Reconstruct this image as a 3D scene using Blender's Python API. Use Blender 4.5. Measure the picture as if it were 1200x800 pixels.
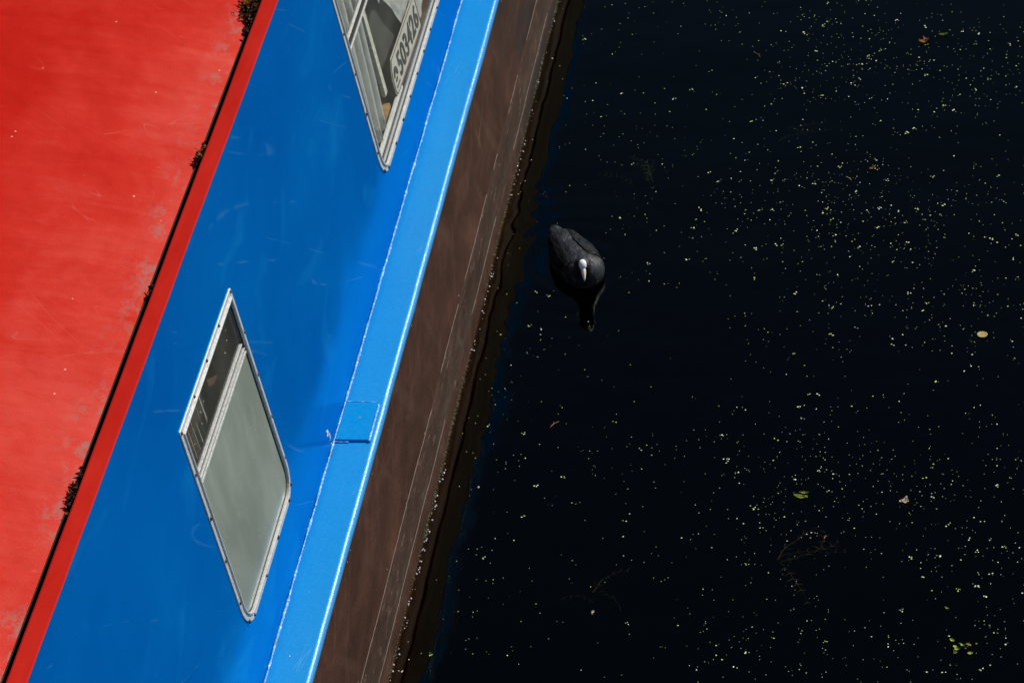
import bpy, bmesh, math, random
from mathutils import Vector, Matrix, noise
from math import sin, cos, pi, radians

# ------------------------------------------------------------------ scene, camera, light
S = bpy.context.scene
C = S.collection
for o in list(bpy.data.objects):
    bpy.data.objects.remove(o)

cam_data = bpy.data.cameras.new('camera')
cam = bpy.data.objects.new('camera', cam_data)
C.objects.link(cam)
cam_data.sensor_width = 36
cam_data.lens = 4086.9 / 1200 * 36
cam_data.clip_start = 0.1
cam_data.clip_end = 600
RIGHT = Vector((0.9865, 0.1417, -0.0821)); UP = Vector((-0.0204, 0.6039, 0.7968)); FWD = Vector((-0.1625, 0.7843, -0.5987))
m3 = Matrix((RIGHT, UP, -FWD)).transposed()
cam.matrix_world = Matrix.Translation((1.6498, 0, 5.5491)) @ m3.to_4x4()
S.camera = cam

SUN = Vector((0.48, 0.56, 0.68)).normalized()
SUN_EL = math.asin(SUN.z)
SUN_AZ = math.atan2(SUN.x, SUN.y)
w = bpy.data.worlds.new('World'); S.world = w; w.use_nodes = True
nt = w.node_tree; nt.nodes.clear()
sky = nt.nodes.new('ShaderNodeTexSky'); sky.sky_type = 'NISHITA'; sky.sun_disc = False
sky.sun_elevation = SUN_EL; sky.sun_rotation = SUN_AZ
sky.air_density = 0.7; sky.dust_density = 0.0; sky.ozone_density = 1.0
bg = nt.nodes.new('ShaderNodeBackground'); bg.inputs['Strength'].default_value = 0.06
wo = nt.nodes.new('ShaderNodeOutputWorld')
nt.links.new(sky.outputs[0], bg.inputs[0]); nt.links.new(bg.outputs[0], wo.inputs[0])
sd = bpy.data.lights.new('sun', 'SUN'); sd.energy = 4.9; sd.angle = radians(0.53); sd.color = (1.0, 0.95, 0.86)
sun = bpy.data.objects.new('sun', sd); C.objects.link(sun)
sun.rotation_euler = SUN.to_track_quat('Z', 'Y').to_euler()
sun.location = SUN * 30
S.view_settings.view_transform = 'Standard'; S.view_settings.look = 'None'
S.view_settings.exposure = 0.0; S.view_settings.gamma = 1.0; S.view_settings.use_curve_mapping = False
S.render.engine = 'CYCLES'
S.cycles.max_bounces = 10; S.cycles.transparent_max_bounces = 16

# ------------------------------------------------------------------ boat section (metres; x outboard, y along the boat, z above water)
ZO = 0.4551; XG = -0.1038; LEAN = 0.1366; ZC = 1.3607; XC_ = -1.04
def side_x(z): return XG - LEAN * (z - ZO)
NRM = Vector((1, 0, LEAN)).normalized()
TUP = Vector((-LEAN, 0, 1)).normalized()
def sp(y, z, d=0.0):                       # point on the cabin side, d metres proud of it
    return Vector((side_x(z), y, z)) + NRM * d

# ------------------------------------------------------------------ node helpers
def new_mat(name):
    m = bpy.data.materials.new(name); m.use_nodes = True
    n = m.node_tree; n.nodes.clear()
    out = n.nodes.new('ShaderNodeOutputMaterial')
    return m, n, out
class N:
    def __init__(s, nt):
        s.nt = nt
        s.tc = nt.nodes.new('ShaderNodeTexCoord').outputs['Object']
    def link(s, a, b): s.nt.links.new(a, b)
    def map(s, scale=(1, 1, 1), rot=(0, 0, 0), loc=(0, 0, 0)):
        m = s.nt.nodes.new('ShaderNodeMapping'); s.link(s.tc, m.inputs[0])
        m.inputs['Scale'].default_value = scale; m.inputs['Rotation'].default_value = rot; m.inputs['Location'].default_value = loc
        return m.outputs[0]
    def map2(s, rot, scale):
        a = s.map(rot=rot); m = s.nt.nodes.new('ShaderNodeMapping'); s.link(a, m.inputs[0]); m.inputs['Scale'].default_value = scale
        return m.outputs[0]
    def noise(s, scale, detail=4, rough=.5, vec=None, dist=0):
        t = s.nt.nodes.new('ShaderNodeTexNoise'); s.link(vec or s.tc, t.inputs['Vector'])
        t.inputs['Scale'].default_value = scale; t.inputs['Detail'].default_value = detail
        t.inputs['Roughness'].default_value = rough; t.inputs['Distortion'].default_value = dist
        return t.outputs['Fac']
    def voro(s, scale, vec=None, feature='F1', rand=1):
        t = s.nt.nodes.new('ShaderNodeTexVoronoi'); s.link(vec or s.tc, t.inputs['Vector'])
        t.feature = feature; t.inputs['Scale'].default_value = scale; t.inputs['Randomness'].default_value = rand
        return t
    def ramp(s, fac, stops, interp='LINEAR'):
        r = s.nt.nodes.new('ShaderNodeValToRGB'); s.link(fac, r.inputs[0]); r.color_ramp.interpolation = interp
        e = r.color_ramp.elements
        while len(e) < len(stops): e.new(0.5)
        for el, (p, c) in zip(e, stops):
            el.position = p
            el.color = (c, c, c, 1) if not isinstance(c, tuple) else (*c, 1)
        return r.outputs[0]
    def math(s, op, a, b=None, c=None, clamp=False):
        m = s.nt.nodes.new('ShaderNodeMath'); m.operation = op; m.use_clamp = clamp
        for i, v in enumerate((a, b, c)):
            if v is None: continue
            if isinstance(v, (int, float)): m.inputs[i].default_value = v
            else: s.link(v, m.inputs[i])
        return m.outputs[0]
    def mix(s, fac, a, b, mode='MIX'):
        m = s.nt.nodes.new('ShaderNodeMix'); m.data_type = 'RGBA'; m.blend_type = mode
        for inp, v in ((m.inputs[0], fac), (m.inputs[6], a), (m.inputs[7], b)):
            if isinstance(v, (int, float)): inp.default_value = v
            elif isinstance(v, tuple): inp.default_value = (*v, 1)
            else: s.link(v, inp)
        return m.outputs[2]
    def sep(s, vec=None):
        m = s.nt.nodes.new('ShaderNodeSeparateXYZ'); s.link(vec or s.tc, m.inputs[0]); return m.outputs
    def bump(s, h, dist=.001, strength=1.0, normal=None):
        b = s.nt.nodes.new('ShaderNodeBump'); s.link(h, b.inputs['Height'])
        b.inputs['Distance'].default_value = dist; b.inputs['Strength'].default_value = strength
        if normal: s.link(normal, b.inputs['Normal'])
        return b.outputs[0]
    def pbr(s, out, color, rough=.5, metal=0, spec=.5, coat=0, coat_rough=.05, normal=None, coat_normal=None, sss=None):
        p = s.nt.nodes.new('ShaderNodeBsdfPrincipled')
        def put(k, v):
            if isinstance(v, (int, float)): p.inputs[k].default_value = v
            elif isinstance(v, tuple): p.inputs[k].default_value = (*v, 1)
            else: s.link(v, p.inputs[k])
        put('Base Color', color); put('Roughness', rough); put('Metallic', metal); put('Specular IOR Level', spec)
        put('Coat Weight', coat); put('Coat Roughness', coat_rough)
        if normal: put('Normal', normal)
        if coat_normal: put('Coat Normal', coat_normal)
        s.link(p.outputs[0], out.inputs[0]); return p

def paint(n, out, base, tint, rough, amount, normal, ior=1.5):
    """aged pigmented paint: diffuse body under a thin gloss that takes the pigment's tint"""
    t = n.nt
    d = t.nodes.new('ShaderNodeBsdfDiffuse'); g = t.nodes.new('ShaderNodeBsdfGlossy')
    d.inputs['Roughness'].default_value = .3
    n.link(base, d.inputs['Color']); g.inputs['Color'].default_value = (*tint, 1)
    if isinstance(rough, (int, float)): g.inputs['Roughness'].default_value = rough
    else: n.link(rough, g.inputs['Roughness'])
    n.link(normal, d.inputs['Normal']); n.link(normal, g.inputs['Normal'])
    fr = t.nodes.new('ShaderNodeFresnel'); fr.inputs['IOR'].default_value = ior; n.link(normal, fr.inputs['Normal'])
    mx = t.nodes.new('ShaderNodeMixShader'); n.link(n.math('MULTIPLY', fr.outputs[0], amount), mx.inputs[0])
    n.link(d.outputs[0], mx.inputs[1]); n.link(g.outputs[0], mx.inputs[2]); n.link(mx.outputs[0], out.inputs[0])

def simple(name, col, rough=.5, metal=0, var=.25, scale=60, bump=.0004, coat=0):
    m, t, out = new_mat(name); n = N(t)
    f = n.noise(scale, 5, .6)
    dark = tuple(c * (1 - var) for c in col); lite = tuple(min(1, c * (1 + var)) for c in col)
    c = n.ramp(f, [(.3, dark), (.7, lite)])
    n.pbr(out, c, rough, metal, coat=coat, normal=n.bump(f, bump))
    return m

# ------------------------------------------------------------------ materials
def scratches(n, scale, vecrot, thin=.012, stretch=(1, 12, 1), amount=.5):
    """long curved hairlines: level lines of a smooth noise, kept only in patches"""
    v = n.map2(vecrot, stretch)
    a = n.math('ABSOLUTE', n.math('SUBTRACT', n.noise(scale * .42, 0, .3, v, 0), .5))
    line = n.ramp(a, [(0, 1.0), (thin * .45, 0.0)])
    mask = n.ramp(n.noise(6, 3, .5, n.map((1, 1, 1), loc=(3.1 + scale, 1.7, .4))), [(amount, 0.0), (amount + .08, 1.0)])
    return n.math('MULTIPLY', line, mask)

def make_red_roof():
    m, t, out = new_mat('faded_red_roof_paint'); n = N(t)
    big = n.noise(2.3, 5, .55, n.map((1.6, .8, 1)), .4)
    streak = n.noise(9, 6, .6, n.map((.35, 2.2, 1), (0, 0, .35)), .5)
    gr = n.noise(38, 8, .72, n.map((.6, 1.3, 1), (0, 0, .35)), .6)
    f = n.math('ADD', n.math('ADD', n.math('MULTIPLY', big, .62), n.math('MULTIPLY', streak, .22)), n.math('MULTIPLY', gr, .16))
    xs = n.sep()
    # the paint is chalkiest along the outboard margin, where feet and ropes wear it
    edge = n.math('MULTIPLY', n.math('ADD', xs[0], .95), .42)
    f = n.math('ADD', f, n.math('SUBTRACT', edge, .12))
    base = n.ramp(f, [(.40, (.54, .012, .006)), (.54, (.60, .024, .014)), (.70, (.66, .062, .046)), (.86, (.66, .110, .090))])
    scr = scratches(n, 5, (0, 0, .7), .006, (1, 7, 1), .52)
    base = n.mix(n.math('MULTIPLY', scr, .22), base, (.75, .33, .27))
    scr2 = scratches(n, 6, (0, 0, -.5), .005, (1, 9, 1), .5)
    base = n.mix(n.math('MULTIPLY', scr2, .15), base, (.78, .36, .30))
    # worn through grey patches along the gutter
    wm = n.math('MULTIPLY', n.ramp(xs[0], [(0.0, 0.0), (1.0, 1.0)]), 1)
    near = n.math('MULTIPLY', n.math('SUBTRACT', n.math('ADD', xs[0], .36), 0), 12, clamp=True)
    wn = n.noise(34, 7, .72, n.map((1, .6, 1)))
    lon = n.noise(2.6, 2, .5, n.map((0, 1, 0), loc=(0, 4.3, 0)))
    wear = n.math('MULTIPLY', n.math('MULTIPLY', near, n.ramp(wn, [(.50, 0.0), (.60, 1.0)])), n.ramp(lon, [(.38, 0.0), (.50, 1.0)]))
    base = n.mix(n.math('MULTIPLY', wear, .75), base, (.30, .22, .20))
    # small chips and droppings
    vo = n.voro(26); chip = n.ramp(vo.outputs['Distance'], [(.05, 1.0), (.075, 0.0)])
    pick = n.ramp(n.sep(vo.outputs['Color'])[0], [(.80, 0.0), (.82, 1.0)])
    base = n.mix(n.math('MULTIPLY', chip, pick), base, (.72, .45, .33))
    vo2 = n.voro(17, n.map(loc=(9, 2, 1))); chip2 = n.ramp(vo2.outputs['Distance'], [(.03, 1.0), (.05, 0.0)])
    pick2 = n.ramp(n.sep(vo2.outputs['Color'])[1], [(.86, 0.0), (.88, 1.0)])
    base = n.mix(n.math('MULTIPLY', chip2, pick2), base, (.10, .05, .04))
    fine = n.noise(260, 3, .6); wob = n.noise(5, 3, .5)
    bp = n.bump(wob, .02, .5, n.bump(fine, .0006))
    paint(n, out, base, (1.0, .32, .25), n.ramp(f, [(.4, .42), (.7, .6)]), .6, bp)
    return m
def make_red_rail():
    m, t, out = new_mat('red_rail_paint'); n = N(t)
    f = n.noise(14, 5, .6, n.map((1, .3, 1)))
    base = n.ramp(f, [(.3, (.50, .014, .008)), (.7, (.60, .024, .014))])
    chip = n.ramp(n.noise(70, 5, .7), [(.70, 0.0), (.74, 1.0)])
    base = n.mix(n.math('MULTIPLY', chip, .7), base, (.25, .12, .10))
    paint(n, out, base, (1.0, .25, .2), .42, .6, n.bump(n.noise(40, 4, .6), .0006))
    return m
def make_blue(name, c0, c1, gunwale=False):
    m, t, out = new_mat(name); n = N(t)
    f = n.noise(3.5, 5, .55, n.map((1, .6, 1)))
    base = n.ramp(f, [(.3, c0), (.7, c1)])
    if gunwale:
        sk = n.noise(90, 4, .7)
        base = n.mix(n.ramp(sk, [(.35, 0.0), (.75, .30)]), base, (.05, .34, .74))
        vo = n.voro(20); chip = n.ramp(n.math('ADD', vo.outputs['Distance'], n.math('MULTIPLY', n.noise(120, 3), .10)), [(.10, 1.0), (.125, 0.0)])
        pick = n.ramp(n.sep(vo.outputs['Color'])[0], [(.84, 0.0), (.86, 1.0)])
        base = n.mix(n.math('MULTIPLY', n.math('MULTIPLY', chip, pick), .7), base, (.32, .22, .27))
        vo = n.voro(34, n.map(loc=(5, 3, 2))); chip = n.ramp(vo.outputs['Distance'], [(.05, 1.0), (.07, 0.0)])
        pick = n.ramp(n.sep(vo.outputs['Color'])[0], [(.86, 0.0), (.88, 1.0)])
        base = n.mix(n.math('MULTIPLY', chip, pick), base, (.6, .7, .8))
        sc = scratches(n, 8, (0, 0, .2), .006, (9, 1, 1), .5)
        base = n.mix(n.math('MULTIPLY', sc, .25), base, (.25, .5, .8))
        fine = n.noise(330, 3, .65)
        bp = n.bump(n.noise(7, 3, .5), .006, .6, n.bump(fine, .0009, .8))
        # worn shiny outer arris, its sun highlight painted in as paler blue
        rub_highlight = n.math('MULTIPLY', n.math('ADD', n.sep()[0], .0125), 250, clamp=True)
        rub_highlight = n.math('MULTIPLY', rub_highlight, n.ramp(n.noise(12, 4, .6), [(.25, .55), (.6, 1.0)]))
        base = n.mix(n.math('MULTIPLY', rub_highlight, .5), base, (.10, .34, .82))
        rgh = n.math('SUBTRACT', .42, n.math('MULTIPLY', rub_highlight, .16))
        paint(n, out, base, (.38, .60, 1.0), rgh, n.math('ADD', .07, n.math('MULTIPLY', rub_highlight, .17)), bp)
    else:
        # hairline scratches in the paint
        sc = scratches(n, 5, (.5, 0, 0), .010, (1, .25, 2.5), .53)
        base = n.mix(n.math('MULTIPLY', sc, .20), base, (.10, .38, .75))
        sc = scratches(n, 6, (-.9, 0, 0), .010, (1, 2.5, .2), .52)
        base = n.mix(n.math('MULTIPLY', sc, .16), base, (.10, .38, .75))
        caustic = n.noise(3.4, 4, .55, n.map((1, 1.0, 2.2), (.35, 0, 0), (1, 2, 8)), .7)  # soft patches of rippling light painted in as lighter blue
        base = n.mix(n.ramp(caustic, [(.56, 0.0), (.80, .45)]), base, (.010, .26, .66))
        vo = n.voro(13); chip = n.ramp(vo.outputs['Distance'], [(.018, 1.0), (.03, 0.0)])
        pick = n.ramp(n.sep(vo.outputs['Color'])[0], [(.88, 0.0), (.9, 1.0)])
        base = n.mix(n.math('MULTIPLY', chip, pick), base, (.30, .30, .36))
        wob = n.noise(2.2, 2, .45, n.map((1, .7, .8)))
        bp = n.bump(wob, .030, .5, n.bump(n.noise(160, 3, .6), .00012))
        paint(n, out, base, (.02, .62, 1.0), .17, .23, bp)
    return m
def make_brown():
    m, t, out = new_mat('brown_bitumen_hull'); n = N(t)
    f = n.noise(6, 9, .70, n.map((1, .7, 1.4)), .5)
    base = n.ramp(f, [(.32, (.020, .0085, .0065)), (.52, (.042, .0175, .0128)), (.70, (.072, .030, .021))])
    # curved pale rub marks from fenders and ropes
    wv = t.nodes.new('ShaderNodeTexWave'); n.link(n.map((1, 1, 1.2), (.55, 0, 0)), wv.inputs['Vector'])
    wv.inputs['Scale'].default_value = 2.2; wv.inputs['Distortion'].default_value = 5; wv.inputs['Detail'].default_value = 2.5
    line = n.ramp(wv.outputs['Fac'], [(.965, 0.0), (.995, 1.0)])
    msk = n.ramp(n.noise(4.5, 2, .5, n.map(loc=(2, 7, 1))), [(.48, 0.0), (.62, 1.0)])
    base = n.mix(n.math('MULTIPLY', n.math('MULTIPLY', line, msk), .5), base, (.20, .14, .10))
    sc = scratches(n, 9.0, (.85, 0, 0), .050, (1, 1.6, .16), .46)
    base = n.mix(n.math('MULTIPLY', sc, .13), base, (.17, .105, .080))
    sc = scratches(n, 14.0, (.60, 0, 0), .035, (1, 1.6, .12), .50)
    base = n.mix(n.math('MULTIPLY', sc, .15), base, (.20, .13, .10))
    sc = scratches(n, 4.5, (-.4, 0, 0), .005, (1, .8, 3.0), .5)
    base = n.mix(n.math('MULTIPLY', sc, .30), base, (.20, .13, .09))
    wv = t.nodes.new('ShaderNodeTexWave'); n.link(n.map2((1.05, 0, 0), (1, .45, 1.0)), wv.inputs['Vector'])
    wv.bands_direction = 'Z'; wv.inputs['Scale'].default_value = 1.15; wv.inputs['Distortion'].default_value = 5.0; wv.inputs['Detail'].default_value = 2
    soft = n.ramp(wv.outputs['Fac'], [(.93, 0.0), (.995, .10)])
    base = n.mix(n.math('MULTIPLY', soft, n.ramp(n.noise(3, 2), [(.40, 0.0), (.6, 1.0)])), base, (.16, .105, .080))
    # black tar smear
    tar_shade = n.noise(3.2, 5, .65, n.map((1, .55, 2.2), loc=(0, .6, .2)))
    yy = n.sep()[1]
    far = n.math('MULTIPLY', n.math('SUBTRACT', yy, 8.0), 2.5, clamp=True)
    base = n.mix(n.math('MULTIPLY', n.ramp(tar_shade, [(.40, 0.0), (.50, .92)]), far), base, (.012, .012, .015))
    rust = n.ramp(n.noise(60, 6, .75, n.map((1, .45, 1))), [(.68, 0.0), (.76, 1.0)])
    base = n.mix(n.math('MULTIPLY', rust, .5), base, (.26, .11, .05))
    vo = n.voro(40); chip = n.ramp(vo.outputs['Distance'], [(.06, 1.0), (.09, 0.0)])
    pick = n.ramp(n.sep(vo.outputs['Color'])[0], [(.93, 0.0), (.94, 1.0)])
    base = n.mix(n.math('MULTIPLY', chip, pick), base, (.45, .38, .30))
    bp = n.bump(n.noise(3, 3, .5), .008, .6, n.bump(n.noise(110, 5, .65), .0009))
    paint(n, out, base, (1.0, .75, .6), n.ramp(f, [(.3, .60), (.7, .8)]), .12, bp)
    return m
def make_strake():
    m, t, out = new_mat('worn_brown_strake'); n = N(t)
    f = n.noise(16, 9, .78, n.map((1, .35, 1)), .4)
    base = n.ramp(f, [(.34, (.016, .009, .007)), (.52, (.036, .021, .017)), (.68, (.066, .040, .032))])
    crk = n.ramp(n.noise(40, 8, .78, n.map((1, .3, 1))), [(.57, 0.0), (.62, 1.0)])
    base = n.mix(n.math('MULTIPLY', crk, .55), base, (.17, .115, .085))
    rust = n.ramp(n.noise(46, 5, .7, n.map((1, .5, 1), loc=(3, 3, 3))), [(.68, 0.0), (.72, 1.0)])
    base = n.mix(n.math('MULTIPLY', rust, .6), base, (.34, .17, .08))
    paint(n, out, base, (1.0, .78, .65), .6, .15, n.bump(n.noise(90, 6, .7), .0012))
    return m
def make_weld():
    m, t, out = new_mat('chipped_blue_weld_bead'); n = N(t)
    base = n.ramp(n.noise(160, 5, .7), [(.38, (.01, .20, .60)), (.54, (.10, .38, .74)), (.62, (.60, .72, .84))])
    rust = n.ramp(n.noise(30, 7, .78), [(.57, 0.0), (.60, 1.0)])
    base = n.mix(n.math('MULTIPLY', rust, .8), base, (.16, .10, .09))
    n.pbr(out, base, .35, 0, .5, normal=n.bump(n.noise(240, 4, .6), .0012))
    return m
def make_alu():
    m, t, out = new_mat('weathered_aluminium'); n = N(t)
    f = n.noise(130, 5, .6)
    base = n.ramp(f, [(.28, (.42, .42, .41)), (.50, (.58, .59, .59)), (.7, (.66, .67, .67))])
    gr = n.ramp(n.noise(24, 5, .7, n.map(loc=(1, 2, 3))), [(.58, 0.0), (.68, 1.0)])
    base = n.mix(n.math('MULTIPLY', gr, .30), base, (.26, .23, .20))
    n.pbr(out, base, .42, .35, .5, normal=n.bump(f, .0005))
    return m
def two_sided_ior(n, ior):
    g = n.nt.nodes.new('ShaderNodeNewGeometry')
    return n.math('ADD', ior, n.math('MULTIPLY', g.outputs['Backfacing'], 1 / ior - ior))
def make_glass():
    m, t, out = new_mat('window_glass'); n = N(t)
    fr = t.nodes.new('ShaderNodeFresnel'); n.link(two_sided_ior(n, 1.13), fr.inputs['IOR'])
    g = t.nodes.new('ShaderNodeBsdfGlossy'); g.inputs['Roughness'].default_value = .03
    tr = t.nodes.new('ShaderNodeBsdfTransparent'); tr.inputs[0].default_value = (.965, .975, .965, 1)
    mx = t.nodes.new('ShaderNodeMixShader'); n.link(fr.outputs[0], mx.inputs[0]); n.link(tr.outputs[0], mx.inputs[1]); n.link(g.outputs[0], mx.inputs[2])
    # dust and dried drops on the glass
    d = t.nodes.new('ShaderNodeBsdfDiffuse'); d.inputs[0].default_value = (.62, .62, .56, 1)
    vo = n.voro(42); chip = n.ramp(vo.outputs['Distance'], [(.05, 1.0), (.09, 0.0)])
    pick = n.ramp(n.sep(vo.outputs['Color'])[0], [(.86, 0.0), (.88, 1.0)])
    film = n.math('ADD', n.math('MULTIPLY', n.math('MULTIPLY', chip, pick), .7), n.math('MULTIPLY', n.noise(7, 4, .6), .06), clamp=True)
    m2 = t.nodes.new('ShaderNodeMixShader'); n.link(film, m2.inputs[0]); n.link(mx.outputs[0], m2.inputs[1]); n.link(d.outputs[0], m2.inputs[2])
    n.link(m2.outputs[0], out.inputs[0])
    return m
def make_frosted():
    m, t, out = new_mat('frosted_grey_pane'); n = N(t)
    f = n.noise(4, 4, .55, n.map((1, 1, .5)), .6)
    base = n.ramp(f, [(.3, (.145, .172, .142)), (.7, (.24, .275, .235))])
    vo = n.voro(46); chip = n.ramp(n.math('ADD', vo.outputs['Distance'], n.math('MULTIPLY', n.noise(200, 2), .06)), [(.07, 1.0), (.10, 0.0)])
    pick = n.ramp(n.sep(vo.outputs['Color'])[0], [(.76, 0.0), (.78, 1.0)])
    base = n.mix(n.math('MULTIPLY', n.math('MULTIPLY', chip, pick), .8), base, (.7, .72, .66))
    wipe = n.ramp(n.noise(5, 5, .6, n.map((1, 2.5, 1), (.6, 0, 0)), .8), [(.48, 0.0), (.72, .35)])
    base = n.mix(wipe, base, (.34, .38, .33))
    n.pbr(out, base, .5, 0, .5, coat=.6, coat_rough=.08)
    return m
def make_water():
    m, t, out = new_mat('canal_water'); n = N(t)
    geo = n.sep()
    wav = n.noise(1.6, 3, .5, n.map((1, 1.3, 1)))
    wav2 = n.noise(9, 3, .55, n.map((1, 1, 1), (0, 0, .4)))
    # ring ripples round the swimming coot
    dx = n.math('SUBTRACT', geo[0], .27); dy = n.math('SUBTRACT', geo[1], 7.64)
    r = n.math('SQRT', n.math('ADD', n.math('MULTIPLY', dx, dx), n.math('MULTIPLY', dy, dy)))
    rip = n.math('MULTIPLY', n.math('SINE', n.math('MULTIPLY', r, 95)), n.math('POWER', 2.718, n.math('MULTIPLY', r, -5.5)))
    b1 = n.bump(wav, .05, .16)
    b2 = n.bump(wav2, .003, .16, b1)
    b3 = n.bump(rip, .0007, .8, b2)
    fr = t.nodes.new('ShaderNodeFresnel'); n.link(two_sided_ior(n, 1.25), fr.inputs['IOR']); n.link(b3, fr.inputs['Normal'])
    g = t.nodes.new('ShaderNodeBsdfGlossy'); g.inputs['Roughness'].default_value = .045; g.inputs['Color'].default_value = (.85, 1, .90, 1); n.link(b3, g.inputs['Normal'])
    tr = t.nodes.new('ShaderNodeBsdfTransparent'); tr.inputs[0].default_value = (.75, .75, .7, 1)
    mx = t.nodes.new('ShaderNodeMixShader'); n.link(fr.outputs[0], mx.inputs[0]); n.link(tr.outputs[0], mx.inputs[1]); n.link(g.outputs[0], mx.inputs[2])
    n.link(mx.outputs[0], out.inputs['Surface'])
    va = t.nodes.new('ShaderNodeVolumeAbsorption'); va.inputs['Color'].default_value = (.62, .42, .12, 1); va.inputs['Density'].default_value = 20.0
    n.link(va.outputs[0], out.inputs['Volume'])
    return m
def make_coot():
    m, t, out = new_mat('slate_black_feathers'); n = N(t)
    f = n.noise(40, 5, .65, n.map((1, .45, 1), (0, 0, .6)))
    x = n.sep()
    base = n.ramp(f, [(.36, (.004, .005, .006)), (.54, (.014, .016, .020)), (.70, (.050, .055, .068))])
    # scalloped feather rows
    sc = n.noise(26, 6, .7, n.map((2.6, .8, 1.5), (0, 0, .55)), 1.2)
    base = n.mix(n.ramp(sc, [(.45, 0.0), (.7, .7)]), base, (.010, .010, .012))
    fine = n.noise(85, 5, .7, n.map2((0, 0, 1.022), (.35, 1.7, 1)))
    base = n.mix(n.ramp(fine, [(.50, 0.0), (.66, .6)]), base, (.062, .067, .082))
    n.pbr(out, base, .42, 0, .28, normal=n.bump(fine, .0030, .8, n.bump(sc, .0022, .9)))
    return m

M = dict(
    roof=make_red_roof(), rail=make_red_rail(),
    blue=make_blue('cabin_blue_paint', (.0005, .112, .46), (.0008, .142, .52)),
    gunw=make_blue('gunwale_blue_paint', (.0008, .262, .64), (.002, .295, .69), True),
    hull=make_brown(), strake=make_strake(), weld=make_weld(), alu=make_alu(), glass=make_glass(), frosted=make_frosted(),
    water=make_water(), coot=make_coot(),
    bed=simple('canal_silt', (.060, .048, .028), .9, 0, .4, 5, .01),
    screw=simple('rusty_screw', (.060, .045, .038), .55, .3, .5, 300),
    chip=simple('pale_crease_highlight', (.55, .56, .62), .5, 0, .3, 200),
    worn=simple('worn_highlight_paint', (.110, .072, .056), .6, 0, .6, 40),
    tar_shade=simple('black_shade_gutter', (.012, .010, .009), .8, 0, .5, 80),
    rubber=simple('black_rubber', (.018, .018, .018), .6),
    bronze=simple('dark_anodised_bar', (.055, .045, .035), .4, .4, .3, 90),
    wood=simple('pale_sill_wood', (.42, .25, .11), .6, 0, .35, 50),
    dwood=simple('brown_varnished_wood', (.090, .048, .022), .45, 0, .45, 30),
    curtain=simple('white_net_curtain', (.84, .85, .82), .8, 0, .06, 30, .001),
    stripe=simple('dark_red_brown_curtain', (.10, .045, .035), .85, 0, .3, 50, .001),
    pale=simple('pale_curtain_edge', (.33, .32, .29), .8, 0, .2, 90, .001),
    post=simple('flaking_cream_paint', (.62, .60, .52), .6, 0, .35, 120),
    grey=simple('grey_board', (.14, .14, .125), .7, 0, .3, 9),
    paper=simple('crumpled_white_plastic', (.78, .79, .78), .35, 0, .12, 14, .004),
    plate=simple('off_white_plate', (.60, .56, .51), .5, 0, .12, 40),
    ink=simple('dark_lettering', (.045, .040, .040), .55, 0, .2, 60),
    lining=simple('cabin_lining', (.06, .05, .04), .8, 0, .3, 4),
    bill=simple('white_bill', (.88, .86, .84), .4, 0, .08, 200),
    billtip=simple('pinkish_bill', (.84, .68, .60), .4, 0, .1, 200),
    eye=simple('dark_red_eye', (.10, .008, .006), .1),
    weedA=simple('duckweed_green', (.50, .62, .10), .45, 0, .3, 300),
    weedB=simple('duckweed_pale', (.78, .82, .52), .45, 0, .2, 300),
    weedC=simple('duckweed_olive', (.22, .28, .06), .5, 0, .3, 300),
    moss=simple('wet_green_moss', (.050, .095, .014), .5, 0, .6, 150),
    glint=simple('white_glint', (.75, .74, .80), .08, 0, .1, 100, 0),
    wweed=simple('submerged_weed', (.050, .14, .022), .6, 0, .5, 40),
    wweedb=simple('brown_submerged_weed', (.12, .11, .030), .6, 0, .5, 40),
    leafbr=simple('brown_leaf', (.16, .075, .022), .55, 0, .5, 120),
    leafye=simple('amber_leaf', (.55, .27, .045), .5, 0, .4, 90),
    leafdk=simple('rotten_leaf', (.025, .016, .010), .7, 0, .5, 120),
    leafpale=simple('pale_yellow_leaf', (.66, .52, .20), .5, 0, .25, 120),
    leafgr=simple('yellow_green_leaf', (.40, .46, .07), .5, 0, .4, 120),
    leafbright=simple('bright_yellow_green_leaf', (.60, .66, .10), .5, 0, .3, 150),
    petal=simple('cream_petal', (.80, .66, .52), .5, 0, .3, 160),
    twig=simple('red_brown_twig', (.34, .12, .06), .6, 0, .3, 160),
)

# ------------------------------------------------------------------ object helpers
def link_mesh(name, bm, mats, parent=None, smooth=False, recalc=True):
    if recalc: bmesh.ops.recalc_face_normals(bm, faces=bm.faces[:])
    me = bpy.data.meshes.new(name); bm.to_mesh(me); bm.free()
    if not isinstance(mats, (list, tuple)): mats = [mats]
    for q in mats: me.materials.append(q)
    if smooth:
        for p in me.polygons: p.use_smooth = True
    o = bpy.data.objects.new(name, me); C.objects.link(o)
    if parent is not None: o.parent = parent
    return o
def inv_parent(o, parent):
    """world space mesh under a thing whose Empty is not at the origin"""
    o.parent = parent
    o.matrix_parent_inverse = Matrix.Translation(-parent.location)
def thing(name, label, cat, loc=(0, 0, 0), group=None):
    o = bpy.data.objects.new(name, None); o.empty_display_size = .1; C.objects.link(o); o.location = loc
    return tag(o, label, cat, group)
def tag(o, label, cat, group=None, kind=None):
    o['label'] = label; o['category'] = cat
    if group: o['group'] = group
    if kind: o['kind'] = kind
    return o
def structure(o): o['kind'] = 'structure'; return o
def add_box(bm, lo, hi, mi=0):
    vs = [bm.verts.new((x, y, z)) for x in (lo[0], hi[0]) for y in (lo[1], hi[1]) for z in (lo[2], hi[2])]
    for f in ((0, 1, 3, 2), (4, 6, 7, 5), (0, 4, 5, 1), (2, 3, 7, 6), (0, 2, 6, 4), (1, 5, 7, 3)):
        bm.faces.new([vs[i] for i in f]).material_index = mi
    return vs
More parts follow.
